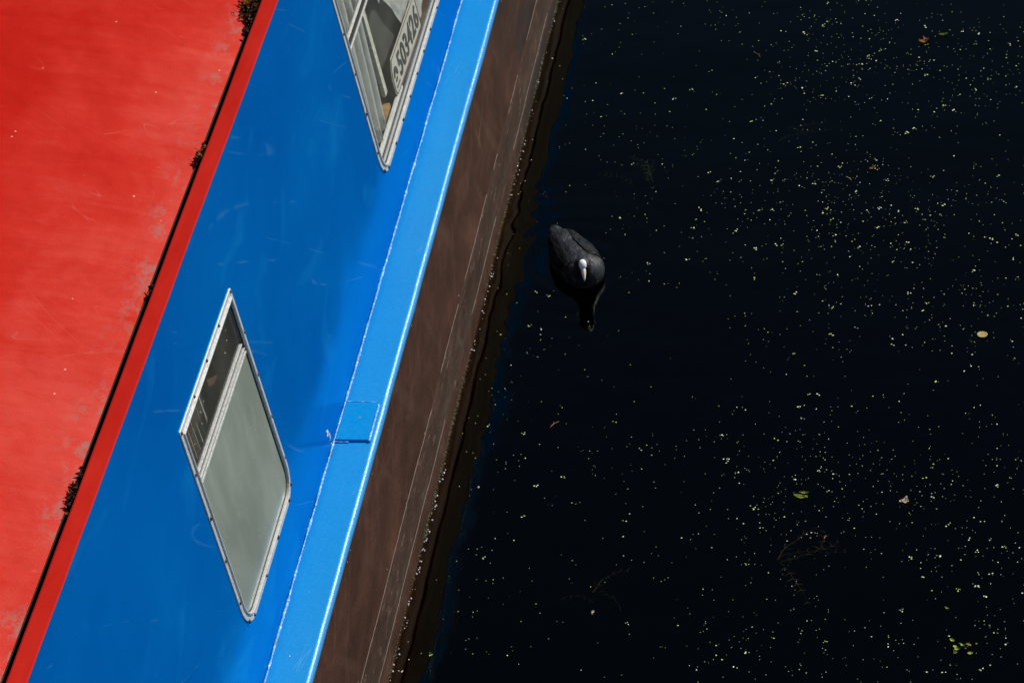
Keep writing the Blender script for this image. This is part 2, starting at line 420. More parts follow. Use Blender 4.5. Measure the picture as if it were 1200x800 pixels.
def add_tube(bm, pts, rad, seg=8, cap=True, mi=0):
    rings = []
    for i, p in enumerate(pts):
        a = pts[max(0, i - 1)]; b = pts[min(len(pts) - 1, i + 1)]
        d = (b - a).normalized(); up = Vector((0, 0, 1)) if abs(d.z) < .9 else Vector((1, 0, 0))
        s = d.cross(up).normalized(); u = s.cross(d)
        r = rad(i) if callable(rad) else rad
        rings.append([bm.verts.new(p + (s * cos(2 * pi * k / seg) + u * sin(2 * pi * k / seg)) * r) for k in range(seg)])
    for A, B in zip(rings, rings[1:]):
        for k in range(seg):
            bm.faces.new((A[k], A[(k + 1) % seg], B[(k + 1) % seg], B[k])).material_index = mi
    if cap:
        bm.faces.new(rings[0][::-1]).material_index = mi; bm.faces.new(rings[-1]).material_index = mi
def slab(bm, quad, n, th, mi=0):
    """prism: polygon 'quad' (world points) pushed back by th along -n"""
    A = [bm.verts.new(p) for p in quad]; B = [bm.verts.new(p - n * th) for p in quad]
    bm.faces.new(A).material_index = mi; bm.faces.new(B[::-1]).material_index = mi
    for i in range(len(A)):
        j = (i + 1) % len(A); bm.faces.new((A[i], B[i], B[j], A[j])).material_index = mi

# ------------------------------------------------------------------ water and bed
bm = bmesh.new(); add_box(bm, (-90, -60, -1.3), (90, 140, 0))
water = structure(link_mesh('water', bm, M['water']))
bm = bmesh.new()
xs = [-89 + i * 4 for i in range(45)]
vv = [[bm.verts.new((x, y, -1.12 + .05 * noise.noise(Vector((x * .3, y * .3, 0))))) for x in xs] for y in range(-59, 140, 4)]
for a, b in zip(vv, vv[1:]):
    for i in range(len(xs) - 1): bm.faces.new((a[i], a[i + 1], b[i + 1], b[i]))
structure(link_mesh('canal_bed', bm, M['bed']))

# ------------------------------------------------------------------ narrowboat
boat = thing('narrowboat', 'red roofed narrowboat with blue cabin side and brown hull lying on the dark canal', 'boat', (0, 0, 0))
Y0, Y1 = -3.0, 14.5
def stations():
    ys = [Y0]
    y = Y0
    while y < Y1 - 1e-6:
        y += .06 if 3.8 < y < 9.6 else .35
        ys.append(min(y, Y1))
    return ys
def beam(y):                                # plan form: parallel amidships, drawn in to the stem
    if y > 11.2:
        u = (y - 11.2) / (Y1 - 11.2); return max(.05, 1 - u ** 2.1)
    return 1.0
def loft(bm, prof, closed=False, wob=None, yr=None, mi=0, caps=False):
    ys = [y for y in stations() if yr is None or yr[0] - 1e-6 <= y <= yr[1] + 1e-6]
    rows = []
    for y in ys:
        s = beam(y); row = []
        for k, (x, z) in enumerate(prof):
            dx, dz = wob(k, x, y, z) if wob else (0, 0)
            row.append(bm.verts.new((XC_ + (x + dx - XC_) * s, y, z + dz)))
        rows.append(row)
    m = len(prof)
    for a, b in zip(rows, rows[1:]):
        for k in range(m if closed else m - 1):
            bm.faces.new((a[k], a[(k + 1) % m], b[(k + 1) % m], b[k])).material_index = mi
    if caps: bm.faces.new(rows[0]); bm.faces.new(rows[-1][::-1])
def mirror(prof): return [(2 * XC_ - x, z) for x, z in prof][::-1]
def nz(y, s=1.0, k=0): return noise.noise(Vector((k * 3.7, y * s, .3)))

R_ = .012
arc = [(-R_ + R_ * sin(a), ZO - R_ + R_ * cos(a)) for a in [i * pi / 16 for i in range(9)]]
# gunwale: deck strip, rounded edge and short lip
gp = [(XG - .03, ZO - .012), (XG - .03, ZO)] + [(XG + .02, ZO), (XG + .05, ZO), (-.0160, ZO), (-.0135, ZO)] + arc + [(0.0, ZO - .018), (-.006, ZO - .020)]
def gw(k, x, y, z):
    e = .0016 * nz(y, 2.2) + .0008 * nz(y, 9)
    return (e if x > -.02 else 0, .0012 * nz(y, 3, 1 + (x > -.05)) if z > ZO - .013 else 0)
bm = bmesh.new(); loft(bm, gp, wob=gw)
bm2 = mirror(gp); loft(bm, bm2)
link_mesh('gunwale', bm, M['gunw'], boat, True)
# hull plating, one skin from gunwale to gunwale round the bottom
hp = [(-.004, ZO - .017), (-.0015, ZO - .03), (.004, .38), (.012, .28), (.020, .205),
      (.022, .186), (.026, .176), (.026, .170), (.024, .160), (.027, .11), (.031, .072), (.032, .066), (.034, .060), (.034, .052), (.032, .046), (.038, .01), (.040, 0), (.040, -.12), (.035, -.50)]
def hw(k, x, y, z):
    e = .0030 * nz(y, 1.1, 1) + .0012 * nz(y, 4, 2)
    if z > .3: return (e * (ZO - z) / .15, 0)
    if z > -.05: return (e + (.0012 * nz(y, 14, k)), .0018 * nz(y, 7, 5 + k // 3))
    return (e, 0)
bm = bmesh.new(); loft(bm, hp + mirror(hp), wob=None if False else (lambda k, x, y, z: hw(k, x, y, z) if x > XC_ else (0, 0)))
hull = link_mesh('hull', bm, M['hull'], boat, True)
for f in hull.data.polygons: pass
# rubbing strakes: worn bars standing proud of the plating
def strake(z0, z1, x0, out, k):
    pr = [(x0 - .008, z1), (x0 + out * .6, z1 - .001), (x0 + out, z1 - .005), (x0 + out, z0 + .005), (x0 + out * .6, z0 + .001), (x0 - .008, z0)]
    b = bmesh.new()
    loft(b, pr, closed=True, caps=True, wob=lambda i, x, y, z: (.0030 * nz(y, 1.1, 1) + .0012 * nz(y, 4, 2) + .0016 * nz(y, 11, k + i), .0020 * nz(y, 5, k) + .0012 * nz(y, 23, k + i)))
    link_mesh('rubbing_strake', b, M['strake'], boat, True)
strake(.160, .172, .0225, .0075, 1)
strake(.040, .056, .0325, .004, 7)
for zz, xx, kk in ((.1715, .0265, 3), (.0575, .0345, 6)):     # worn arrises, coloured pale to strengthen the edge highlight, broken in places
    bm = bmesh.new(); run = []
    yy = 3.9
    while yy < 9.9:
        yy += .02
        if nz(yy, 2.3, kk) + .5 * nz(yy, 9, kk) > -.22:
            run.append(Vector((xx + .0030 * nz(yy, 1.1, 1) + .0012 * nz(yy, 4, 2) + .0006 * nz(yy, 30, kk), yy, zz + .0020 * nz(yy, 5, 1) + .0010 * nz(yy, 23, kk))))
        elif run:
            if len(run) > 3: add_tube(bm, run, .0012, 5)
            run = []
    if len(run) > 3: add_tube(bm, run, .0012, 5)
    link_mesh('worn_highlight_edge', bm, M['worn'], boat, True)
bm = bmesh.new()                            # worn flat band between the two bars
pr = [(.0240, .151), (.0275, .149), (.0340, .060), (.0330, .057)]
loft(bm, pr, wob=lambda k, x, y, z: (.0030 * nz(y, 1.1, 1) + .0012 * nz(y, 4, 2) + (.0018 * nz(y, 9, k)), 0))
link_mesh('strake_band', bm, M['strake'], boat, True)

# cabin side with two real window openings
WIN = [dict(y0=5.4403, y1=5.9497), dict(y0=7.1581, y1=8.1600)]
ZB, ZT = .5836, 1.1409
def rrect(y0, y1, z0, z1, d=0.0, rb=.072, rt=.006, seg=8):
    """rounded at the bottom, square at the top; inset by d. returns list of (y, s) with s along the slope"""
    k = math.sqrt(1 + LEAN ** 2)
    s0, s1 = (z0 - ZO) * k + d, (z1 - ZO) * k - d
    a0, a1 = y0 + d, y1 - d
    rb = max(.002, rb - d); rt = max(.001, rt - d)
    pts = []
    for (cy, cs, r, st) in ((a1 - rb, s0 + rb, rb, -90), (a1 - rt, s1 - rt, rt, 0), (a0 + rt, s1 - rt, rt, 90), (a0 + rb, s0 + rb, rb, 180)):
        for i in range(seg + 1):
            a = radians(st + 90 * i / seg); pts.append((cy + r * cos(a), cs + r * sin(a)))
    return pts
def loc(y, s, n): return Vector((XG, 0, ZO)) + TUP * s + NRM * n + Vector((0, y, 0))
bm = bmesh.new()
k_ = math.sqrt(1 + LEAN ** 2); CABH = (ZC - ZO) * k_
YC0, YC1 = -1.5, 10.8
def side_panel(bm, ya, yb, hole=None):
    outer = [bm.verts.new(loc(*p, 0)) for p in ((ya, 0), (yb, 0), (yb, CABH - .005), (ya, CABH - .005))]
    es = [bm.edges.new((outer[i], outer[(i + 1) % 4])) for i in range(4)]
    if hole:
        h = [bm.verts.new(loc(y, s, 0)) for y, s in hole]
        es += [bm.edges.new((h[i], h[(i + 1) % len(h)])) for i in range(len(h))]
    bmesh.ops.triangle_fill(bm, use_beauty=True, use_dissolve=False, edges=es)
    if hole:                                # returns: the thickness of the plate round the opening
        b = [bm.verts.new(loc(y, s, -.004)) for y, s in hole]
        for i in range(len(h)): bm.faces.new((h[i], h[(i + 1) % len(h)], b[(i + 1) % len(h)], b[i]))
side_panel(bm, YC0, 5.0)
side_panel(bm, 5.0, 6.4, rrect(5.4403, 5.9497, ZB, ZT, .018))
side_panel(bm, 6.4, 8.6, rrect(7.1581, 8.16, ZB, ZT, .018))
side_panel(bm, 8.6, YC1)
bmesh.ops.remove_doubles(bm, verts=bm.verts[:], dist=1e-5)
# far side and end bulkheads
xf = lambda z: 2 * XC_ - side_x(z)
zt = ZC - .005
bm.faces.new([bm.verts.new(p) for p in ((xf(ZO), YC0, ZO), (xf(ZO), YC1, ZO), (xf(zt), YC1, zt), (xf(zt), YC0, zt))])
for yy in (YC0, YC1):
    bm.faces.new([bm.verts.new(p) for p in ((XG, yy, ZO), (xf(ZO), yy, ZO), (xf(zt), yy, zt), (side_x(zt), yy, zt))])
bmesh.ops.remove_doubles(bm, verts=bm.verts[:], dist=1e-5)
link_mesh('cabin_side', bm, M['blue'], boat)
# fore deck and stern deck
bm = bmesh.new()
loft(bm, [(XG - .03, ZO - .006), (2 * XC_ - XG + .03, ZO - .006)], yr=(10.8 - .3, Y1))
link_mesh('deck', bm, M['roof'], boat); bm = bmesh.new()
loft(bm, [(XG - .03, ZO - .006), (2 * XC_ - XG + .03, ZO - .006)], yr=(Y0, YC0 + .3))
link_mesh('deck', bm, M['roof'], boat)
# lining and floor inside
bm = bmesh.new()
add_box(bm, (2 * XC_ - XG + .13, YC0 + .1, .10), (XG - .13, YC1 - .1, .12))
link_mesh('cabin_floor', bm, M['dwood'], boat)

# roof (cambered) and hand rail
XR = -.2655                                 # inner edge of the rail
bm = bmesh.new()
pr = []
for i in range(25):
    u = -1 + 2 * i / 24
    x = XC_ + u * (XR - .021 - XC_); z = 1.3345 + .075 * (1 - u * u)
    pr.append((x, z))

ys = [YC0 - .03 + i * (YC1 + .06 - YC0) / 120 for i in range(121)]
rows = [[bm.verts.new((x, y, z + .0022 * noise.noise(Vector((x * 3, y * 1.6, 2))))) for x, z in pr] for y in ys]
for a, b in zip(rows, rows[1:]):
    for i in range(len(pr) - 1): bm.faces.new((a[i], a[i + 1], b[i + 1], b[i]))
link_mesh('roof', bm, M['roof'], boat, True)
for nm, sg in (('gutter', 1), ('far_gutter', -1)):          # channel between roof sheet and rail, coloured black for the rail's shadow
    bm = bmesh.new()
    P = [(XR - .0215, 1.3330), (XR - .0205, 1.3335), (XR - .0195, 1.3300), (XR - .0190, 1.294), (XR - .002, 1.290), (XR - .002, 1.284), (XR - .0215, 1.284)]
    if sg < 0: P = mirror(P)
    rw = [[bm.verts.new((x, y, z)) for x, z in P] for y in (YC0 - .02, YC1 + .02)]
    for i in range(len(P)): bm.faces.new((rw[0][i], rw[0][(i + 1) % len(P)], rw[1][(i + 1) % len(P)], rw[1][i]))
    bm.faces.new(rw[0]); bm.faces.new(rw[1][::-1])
    link_mesh('gutter', bm, M['tar_shade'], boat)
bm = bmesh.new()
xo = side_x(ZC) + .0015
pr = [(xo - .002, ZC - .008), (xo, ZC - .0045), (xo, ZC - .0015), (xo - .0012, ZC), (XR + .004, ZC), (XR, ZC - .003), (XR, 1.288), (XR + .012, 1.288), (XR + .012, ZC - .012)]
ys = [YC0 - .02 + i * .06 for i in range(int((YC1 - YC0 + .04) / .06) + 1)]
for mir in (False, True):
    P = mirror(pr) if mir else pr
    rows = [[bm.verts.new((x + (.0012 * nz(y, 2.5, 9) + .0006 * nz(y, 12, 4)) * (1 if not mir else -1), y, z + .0010 * nz(y, 3, i // 4))) for i, (x, z) in enumerate(P)] for y in ys]
    for a, b in zip(rows, rows[1:]):
        for i in range(len(P)): bm.faces.new((a[i], a[(i + 1) % len(P)], b[(i + 1) % len(P)], b[i]))
    bm.faces.new(rows[0]); bm.faces.new(rows[-1][::-1])
link_mesh('handrail', bm, M['rail'], boat, False)

# weld bead where the cabin meets the gunwale
bm = bmesh.new()
pts = [Vector((XG + .0025 + .0014 * nz(y, 8, 3), y, ZO + .0010)) for y in [YC0 + i * .012 for i in range(int((YC1 - YC0) / .012))]]
rr = [max(.0009, .0030 + .0022 * nz(p.y, 22, 6) + .0018 * nz(p.y, 60, 6)) for p in pts]
add_tube(bm, pts, lambda i: rr[i], 6)
link_mesh('weld_seam', bm, M['weld'], boat, True)
# welded patch plate on the gunwale and its bead
bm = bmesh.new()
ya, yb, xa, xb = 6.270, 6.418, XG + .006, -.0200
q = [Vector((xa, ya, ZO + .0060)), Vector((xb + .001, ya + .002, ZO + .0057)), Vector((xb, yb, ZO + .0047)), Vector((xa, yb - .004, ZO + .0050))]
slab(bm, q, Vector((0, 0, 1)), .0075)
bmesh.ops.bevel(bm, geom=bm.edges[:], offset=.0012, segments=2, affect='EDGES')
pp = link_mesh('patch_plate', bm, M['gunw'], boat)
bm = bmesh.new()
pts = [Vector((xb + .0030 + .0006 * nz(y, 60), y, ZO + .0030)) for y in [ya + i * .006 for i in range(24)]]
add_tube(bm, pts, lambda i: .0034 + .0010 * nz(pts[i].y, 90, 2), 6)
b2 = bm
pts2 = [Vector((x, ya - .003 + .0008 * nz(x, 60), ZO + .0012)) for x in [xa - .004 + i * .006 for i in range(7)]]
add_tube(b2, pts2, lambda i: .0018 + .0006 * nz(pts2[i].x, 90, 2), 6)
pts3 = [Vector((x, yb + .001 + .0010 * nz(x, 60), ZO + .0030)) for x in [xa - .004 + i * .006 for i in range(14)]]
add_tube(b2, pts3, lambda i: .0014 + .0006 * nz(pts3[i].x, 90, 2), 6)
link_mesh('patch_weld', b2, M['weld'], boat, True)
# creased split in the side plate beside the patch
bm = bmesh.new()
pts = [loc(6.268 - .012 * t + .003 * nz(t, 5), .004 + .055 * t, -.0004) for t in [i / 9 for i in range(10)]]
add_tube(bm, pts, lambda i: .0022 * (1 - i / 10) + .0004, 6)
pts = [loc(6.262 - .016 * t, .004 + .032 * t, .0002) for t in [i / 9 for i in range(10)]]
add_tube(bm, pts, lambda i: .0026 * (1 - i / 10) + .0004, 6)
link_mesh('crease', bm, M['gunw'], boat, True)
bm = bmesh.new(); rc = random.Random(31)  # pale chips that paint in the highlight on the crease
for i in range(9):
    t = rc.random(); y = 6.262 - .014 * t + rc.uniform(-.006, .006); sx = .006 + .045 * t
    a0 = rc.random() * 6; L = rc.uniform(.002, .005)
    slab(bm, [loc(y + L * 1.6 * cos(a0 + k * 1.3), sx + L * .7 * sin(a0 + k * 1.3) * rc.uniform(.6, 1.2), .0012) for k in range(5)], NRM, .0010)
link_mesh('highlight_chips', bm, M['chip'], boat)

# ------------------------------------------------------------------ windows
def sweep_frame(bm, y0, y1, prof, rb=.072, rt=.006, z0=ZB, z1=ZT, mi=0):
    loops = []
    for d, h in prof:
        loops.append([bm.verts.new(loc(y, s, h)) for y, s in rrect(y0, y1, z0, z1, d, rb, rt)])
    for A, B in zip(loops, loops[1:]):
        n = len(A)
        for i in range(n):
            bm.faces.new((A[i], A[(i + 1) % n], B[(i + 1) % n], B[i])).material_index = mi
def pane_mesh(bm, y0, y1, s0, s1, d, rb, depth, th=.003):
    """glass sheet: bottom corners rounded when rb > 0"""
    pts = []
    for (cy, cs, st) in ((y1 - rb, s0 + rb, -90), (y0 + rb, s0 + rb, 180)):
        if rb > .001:
            seg = [(cy + rb * cos(radians(st + 90 * i / 8)), cs + rb * sin(radians(st + 90 * i / 8))) for i in range(9)]
        else: seg = [(cy, cs)]
        pts.append(seg)
    poly = pts[0] + [(y1, s1), (y0, s1)] + pts[1]
    slab(bm, [loc(y, s, depth) for y, s in poly], NRM, .0015)
SBAR = (1.004 - ZO) * k_                     # top of the transom bar along the slope
def window(y0, y1, bar_lo, bar_hi, lower, upper):
    wn = thing_part('window', boat)
    # flange, raised lip, throat back to the glass
    bm = bmesh.new()
    sweep_frame(bm, y0, y1, [(.0, -.001), (.0002, .0022), (.0010, .0030), (.0135, .0032), (.0145, .0034), (.0150, .0062), (.0160, .0070), (.0188, .0070), (.0200, .0062), (.0204, .0030), (.0206, -.0120), (.0150, -.0120)])
    fr = link_mesh('frame', bm, M['alu'], wn)
    bm = bmesh.new()                         # rubber glazing seal
    sweep_frame(bm, y0, y1, [(.0206, .0002), (.0236, -.0004), (.0240, -.0020), (.0206, -.0022)])
    link_mesh('seal', bm, M['rubber'], wn)
    s0 = (ZB - ZO) * k_; s1 = (ZT - ZO) * k_
    bm = bmesh.new(); pane_mesh(bm, y0 + .0235, y1 - .0235, s0 + .0235, bar_lo, 0, .038, -.0008)
    link_mesh('pane', bm, lower, wn)
    bm = bmesh.new(); pane_mesh(bm, y0 + .0235, y1 - .0235, bar_hi, s1 - .0235, 0, 0, -.0040)
    link_mesh('hopper_pane', bm, upper, wn)
    return wn
def thing_part(name, parent):
    o = bpy.data.objects.new(name, None); o.empty_display_size = .05; C.objects.link(o); o.parent = parent; return o
def sbar(wn, y0, y1, s, width, h0, h1, mat, name='transom_bar'):
    bm = bmesh.new()
    slab(bm, [loc(y0, s, h1), loc(y1, s, h1), loc(y1, s + width, h1), loc(y0, s + width, h1)], NRM, h1 - h0)
    bmesh.ops.bevel(bm, geom=bm.edges[:], offset=min(.0012, width * .2), segments=2, affect='EDGES')
    return link_mesh(name, bm, mat, wn)
def screws(wn, pts, rnd):
    src = None
    for (y, s) in pts:
        p = loc(y, s, .0032)
        if src is None:
            bm = bmesh.new()
            prof = [(.0046, 0), (.0044, .0014), (.0032, .0028), (.0012, .0034)]
            rows = [[bm.verts.new((r * cos(a), r * sin(a), h)) for a in [2 * pi * k / 12 for k in range(12)]] for r, h in prof]
            for A, B in zip(rows, rows[1:]):
                for k in range(12): bm.faces.new((A[k], A[(k + 1) % 12], B[(k + 1) % 12], B[k]))
            bm.faces.new(rows[-1])
            src = link_mesh('screw', bm, M['screw'], wn, True); o = src
        else:
            o = src.copy(); C.objects.link(o); o.parent = wn
        o.location = p
        o.rotation_euler = NRM.to_track_quat('Z', 'Y').to_euler()
        sc = rnd.uniform(.8, 1.15); o.scale = (sc, sc, sc)
rnd = random.Random(4)
# ---- nearer window: grey frosted lower pane, dark hopper above
s0 = (ZB - ZO) * k_; s1 = (ZT - ZO) * k_
bs = (.985 - ZO) * k_
wB = window(5.4403, 5.9497, bs, bs + .023, M['frosted'], M['glass'])
wB['label'] = 'small cabin window with grey frosted lower pane and dark hopper pane'
sbar(wB, 5.4615, 5.9285, bs - .004, .006, -.003, .0024, M['alu'])
sbar(wB, 5.4615, 5.9285, bs + .002, .004, -.005, -.0010, M['bronze'])
sbar(wB, 5.4615, 5.9285, bs + .006, .005, -.005, .0012, M['alu'])
sbar(wB, 5.4615, 5.9285, bs + .011, .010, -.007, -.0030, M['bronze'])
sbar(wB, 5.4615, 5.9200, bs + .021, .004, -.007, .0004, M['alu'])
def frame_screws(y0, y1):
    L = y1 - y0; H = s1 - s0; P = []
    nt_ = max(3, round(L / .115))
    P += [(y0 + .008 + (L - .016) * i / nt_, s1 - .0075) for i in range(nt_ + 1)]
    for i in range(1, 5): P += [(y0 + .0075, s1 - (H - .04) * i / 4.4), (y1 - .0075, s1 - (H - .04) * i / 4.4)]
    P += [(y0 + .060 + (L - .12) * i / max(2, nt_ - 1), s0 + .0075) for i in range(max(2, nt_ - 1) + 1)]
    P += [(y0 + .022, s0 + .022), (y1 - .022, s0 + .022)]
    return P
screws(wB, frame_screws(5.4403, 5.9497), rnd)
# ---- farther window: clear panes, clutter behind
wA = window(7.1581, 8.16, bs - .024, bs + .003, M['glass'], M['glass'])
wA['label'] = 'wide cabin window with clear panes and a number plate behind'
sbar(wA, 7.1793, 8.1388, bs - .026, .005, -.004, .0022, M['alu'])
sbar(wA, 7.1793, 8.1388, bs - .021, .022, -.006, -.0010, M['bronze'])
sbar(wA, 7.1793, 8.1388, bs + .001, .004, -.006, .0012, M['alu'])
screws(wA, frame_screws(7.1581, 8.16), rnd)
# inner sill ledge of the far window
bm = bmesh.new()
slab(bm, [loc(7.185, .1580, -.0100), loc(8.13, .1580, -.0100), loc(8.13, .1580, -.115), loc(7.185, .1580, -.115)], TUP, .012)
link_mesh('sill', bm, M['dwood'], wA)
sbar(wA, 7.20, 7.56, .1585, .010, -.022, -.012, M['paper'], 'slide_channel')
bm = bmesh.new()
slab(bm, [loc(7.185, .1600, -.030), loc(7.47, .1600, -.030), loc(7.47, .1600, -.055), loc(7.185, .1600, -.055)], TUP, -.012)
link_mesh('sill_batten', bm, M['wood'], wA)

# ------------------------------------------------------------------ things behind the windows
def drape(bm, y0, y1, s0, s1, d, folds, amp, ny=60, ns=14, gather=0.0, lean=0.0):
    rows = []
    for j in range(ns + 1):
        v = j / ns; row = []
        for i in range(ny + 1):
            u = i / ny
            y = y0 + (y1 - y0) * (u * (1 - gather * (1 - v)) + lean * (1 - v))
            dd = d - amp * (.5 + .5 * sin(2 * pi * folds * u + 1.3 * sin(3 * v + u * 4))) - .004 * noise.noise(Vector((u * 5, v * 3, folds)))
            row.append(bm.verts.new(loc(y, s0 + (s1 - s0) * v, dd)))
        rows.append(row)
    for a, b in zip(rows, rows[1:]):
        for i in range(ny): bm.faces.new((a[i], a[i + 1], b[i + 1], b[i]))
    bmesh.ops.solidify(bm, geom=bm.faces[:], thickness=.0008)
bm = bmesh.new(); drape(bm, 7.17, 7.44, .170, .735, -.016, 4.2, .022, gather=.25)
o = link_mesh('curtain', bm, M['curtain'], None, True); tag(o, 'white gathered curtain hanging at the near end of the wide cabin window', 'curtain')
bm = bmesh.new()
slab(bm, [loc(7.452, .200, -.030), loc(7.480, .200, -.030), loc(7.480, .72, -.030), loc(7.452, .72, -.030)], NRM, .010)
bmesh.ops.bevel(bm, geom=bm.edges[:], offset=.002, segments=2, affect='EDGES')
o = link_mesh('painted_batten', bm, M['post']); tag(o, 'upright cream batten with flaking paint beside the white curtain', 'batten')
bm = bmesh.new(); drape(bm, 7.40, 8.10, .175, .73, -.045, 1.2, .010, gather=0)
o = link_mesh('grey_blind', bm, M['grey'], None, True); tag(o, 'dull grey cloth blind hanging behind the number plate', 'blind')
bm = bmesh.new()
rows = []
for j in range(19):
    row = []
    for i in range(29):
        u = i / 28; v = j / 18
        y = 7.585 + .50 * u + .02 * v; lo = .405 - .235 * max(0, min(1, u * 2.6 - .15)) + .012 * sin(17 * u)
        s = lo + (.70 - lo) * v
        row.append(bm.verts.new(loc(y, s, -.022 - .014 * abs(noise.noise(Vector((u * 5, v * 6, 1)))) - .008 * noise.noise(Vector((u * 13, v * 9, 4))))))
    rows.append(row)
for a, b in zip(rows, rows[1:]):
    for i in range(28): bm.faces.new((a[i], a[i + 1], b[i + 1], b[i]))
bmesh.ops.solidify(bm, geom=bm.faces[:], thickness=.0006)
o = link_mesh('plastic_sheet', bm, M['paper'], None, False); tag(o, 'crumpled white plastic sheet hanging above the number plate', 'sheet')

# registration plate with its number
pl = thing('registration_plate', 'off white metal plate numbered 503426 leaning inside the wide cabin window', 'number plate', loc(7.68, .165, -.018))
PY0, PS0, PL, PH, PD = 7.498, .166, .372, .102, -.0145
def pp_(u, v, d=0.0): return loc(PY0 + u, PS0 + v - .010 * (u / PL), PD + d)
bm = bmesh.new()
ol = [(0.012, 0), (PL - .006, 0), (PL, .006), (PL, PH - .008), (PL - .008, PH), (.030, PH), (.010, PH - .020), (0, PH - .045), (0, .014)]
slab(bm, [pp_(u, v) for u, v in ol], NRM, .002)
o = link_mesh('plate', bm, M['plate']); inv_parent(o, pl)
bm = bmesh.new()
def rim(a, b): add_tube(bm, [pp_(*a, .0006), pp_(*b, .0006)], .0011, 5)
il = [(0.016, .004), (PL - .008, .004), (PL - .004, .008), (PL - .004, PH - .010), (PL - .010, PH - .004), (.031, PH - .004), (.013, PH - .022), (.004, PH - .046), (.004, .016)]
for a, b in zip(il, il[1:] + il[:1]): rim(a, b)
o = link_mesh('plate_border', bm, M['ink']); inv_parent(o, pl)
cu = bpy.data.curves.new('number', 'FONT'); cu.body = '503426'; cu.size = .098; cu.extrude = .0006; cu.offset = .0018; cu.space_character = 1.05
to = bpy.data.objects.new('number', cu); C.objects.link(to)
bpy.context.view_layer.update()
me = bpy.data.meshes.new_from_object(to.evaluated_get(bpy.context.evaluated_depsgraph_get()))
bpy.data.objects.remove(to)
mxx = max(v.co.x for v in me.vertices); mnx = min(v.co.x for v in me.vertices); mxy = max(v.co.y for v in me.vertices); mny = min(v.co.y for v in me.vertices)
for v in me.vertices:
    u = .078 + (v.co.x - mnx) / (mxx - mnx) * (PL - .078 - .016); h = .018 + (v.co.y - mny) / (mxy - mny) * (PH - .036)
    v.co = pp_(u, h, .0010 + v.co.z)
me.name = 'number'; me.materials.clear(); me.materials.append(M['ink'])
o = bpy.data.objects.new('number', me); C.objects.link(o); inv_parent(o, pl)
bm = bmesh.new()                             # round emblem: a dark dome over a curl
def blob(pts): slab(bm, [pp_(u, v, .0014) for u, v in pts], NRM, .0008)
cxe, cye = .040, .046
for k in range(14):                          # dome drawn as a thick arch
    a, b = pi * k / 14 - .15, pi * (k + 1) / 14 - .15
    q0, q1 = .007 + .006 * k / 14, .007 + .006 * (k + 1) / 14
    blob([(cxe + .023 * cos(a), cye + .026 * sin(a)), (cxe + .023 * cos(b), cye + .026 * sin(b)), (cxe + q1 * cos(b), cye + q1 * sin(b)), (cxe + q0 * cos(a), cye + q0 * sin(a))])
blob([(cxe - .020, cye - .010), (cxe - .004, cye - .004), (cxe + .010, cye - .007), (cxe - .004, cye - .014)])
blob([(cxe - .018, cye - .024), (cxe + .022, cye - .024), (cxe + .022, cye - .028), (cxe - .018, cye - .028)])
o = link_mesh('emblem', bm, M['ink']); inv_parent(o, pl)

# curtains behind the hopper of the nearer window
bm = bmesh.new(); drape(bm, 5.47, 5.60, .20, .745, -.026, 2.5, .010, ny=40)
o = link_mesh('curtain', bm, M['stripe'], None, True)
tag(o, 'dark red brown curtain with pale upright edges behind the small dark hopper pane', 'curtain')
bm = bmesh.new()
for k, (yy, wd, sa, sb) in enumerate(((5.545, .0035, .50, .62), (5.572, .004, .46, .66), (5.600, .0025, .44, .60), (5.622, .005, .50, .68), (5.655, .0025, .55, .70))):
    slab(bm, [loc(yy + .006 * (k % 2), sa, -.0235), loc(yy + wd + .004 * (k % 3), sa + .01, -.0240), loc(yy + wd * .6, sb, -.0250), loc(yy, sb - .01, -.0245)], NRM, .0015)
e = link_mesh('curtain_edge', bm, M['pale'], o)
bm = bmesh.new(); drape(bm, 5.62, 5.92, .20, .745, -.090, 1.5, .02)
o = link_mesh('inner_drape', bm, M['lining'], None, True); tag(o, 'very dark drape deep behind the small hopper pane', 'curtain')

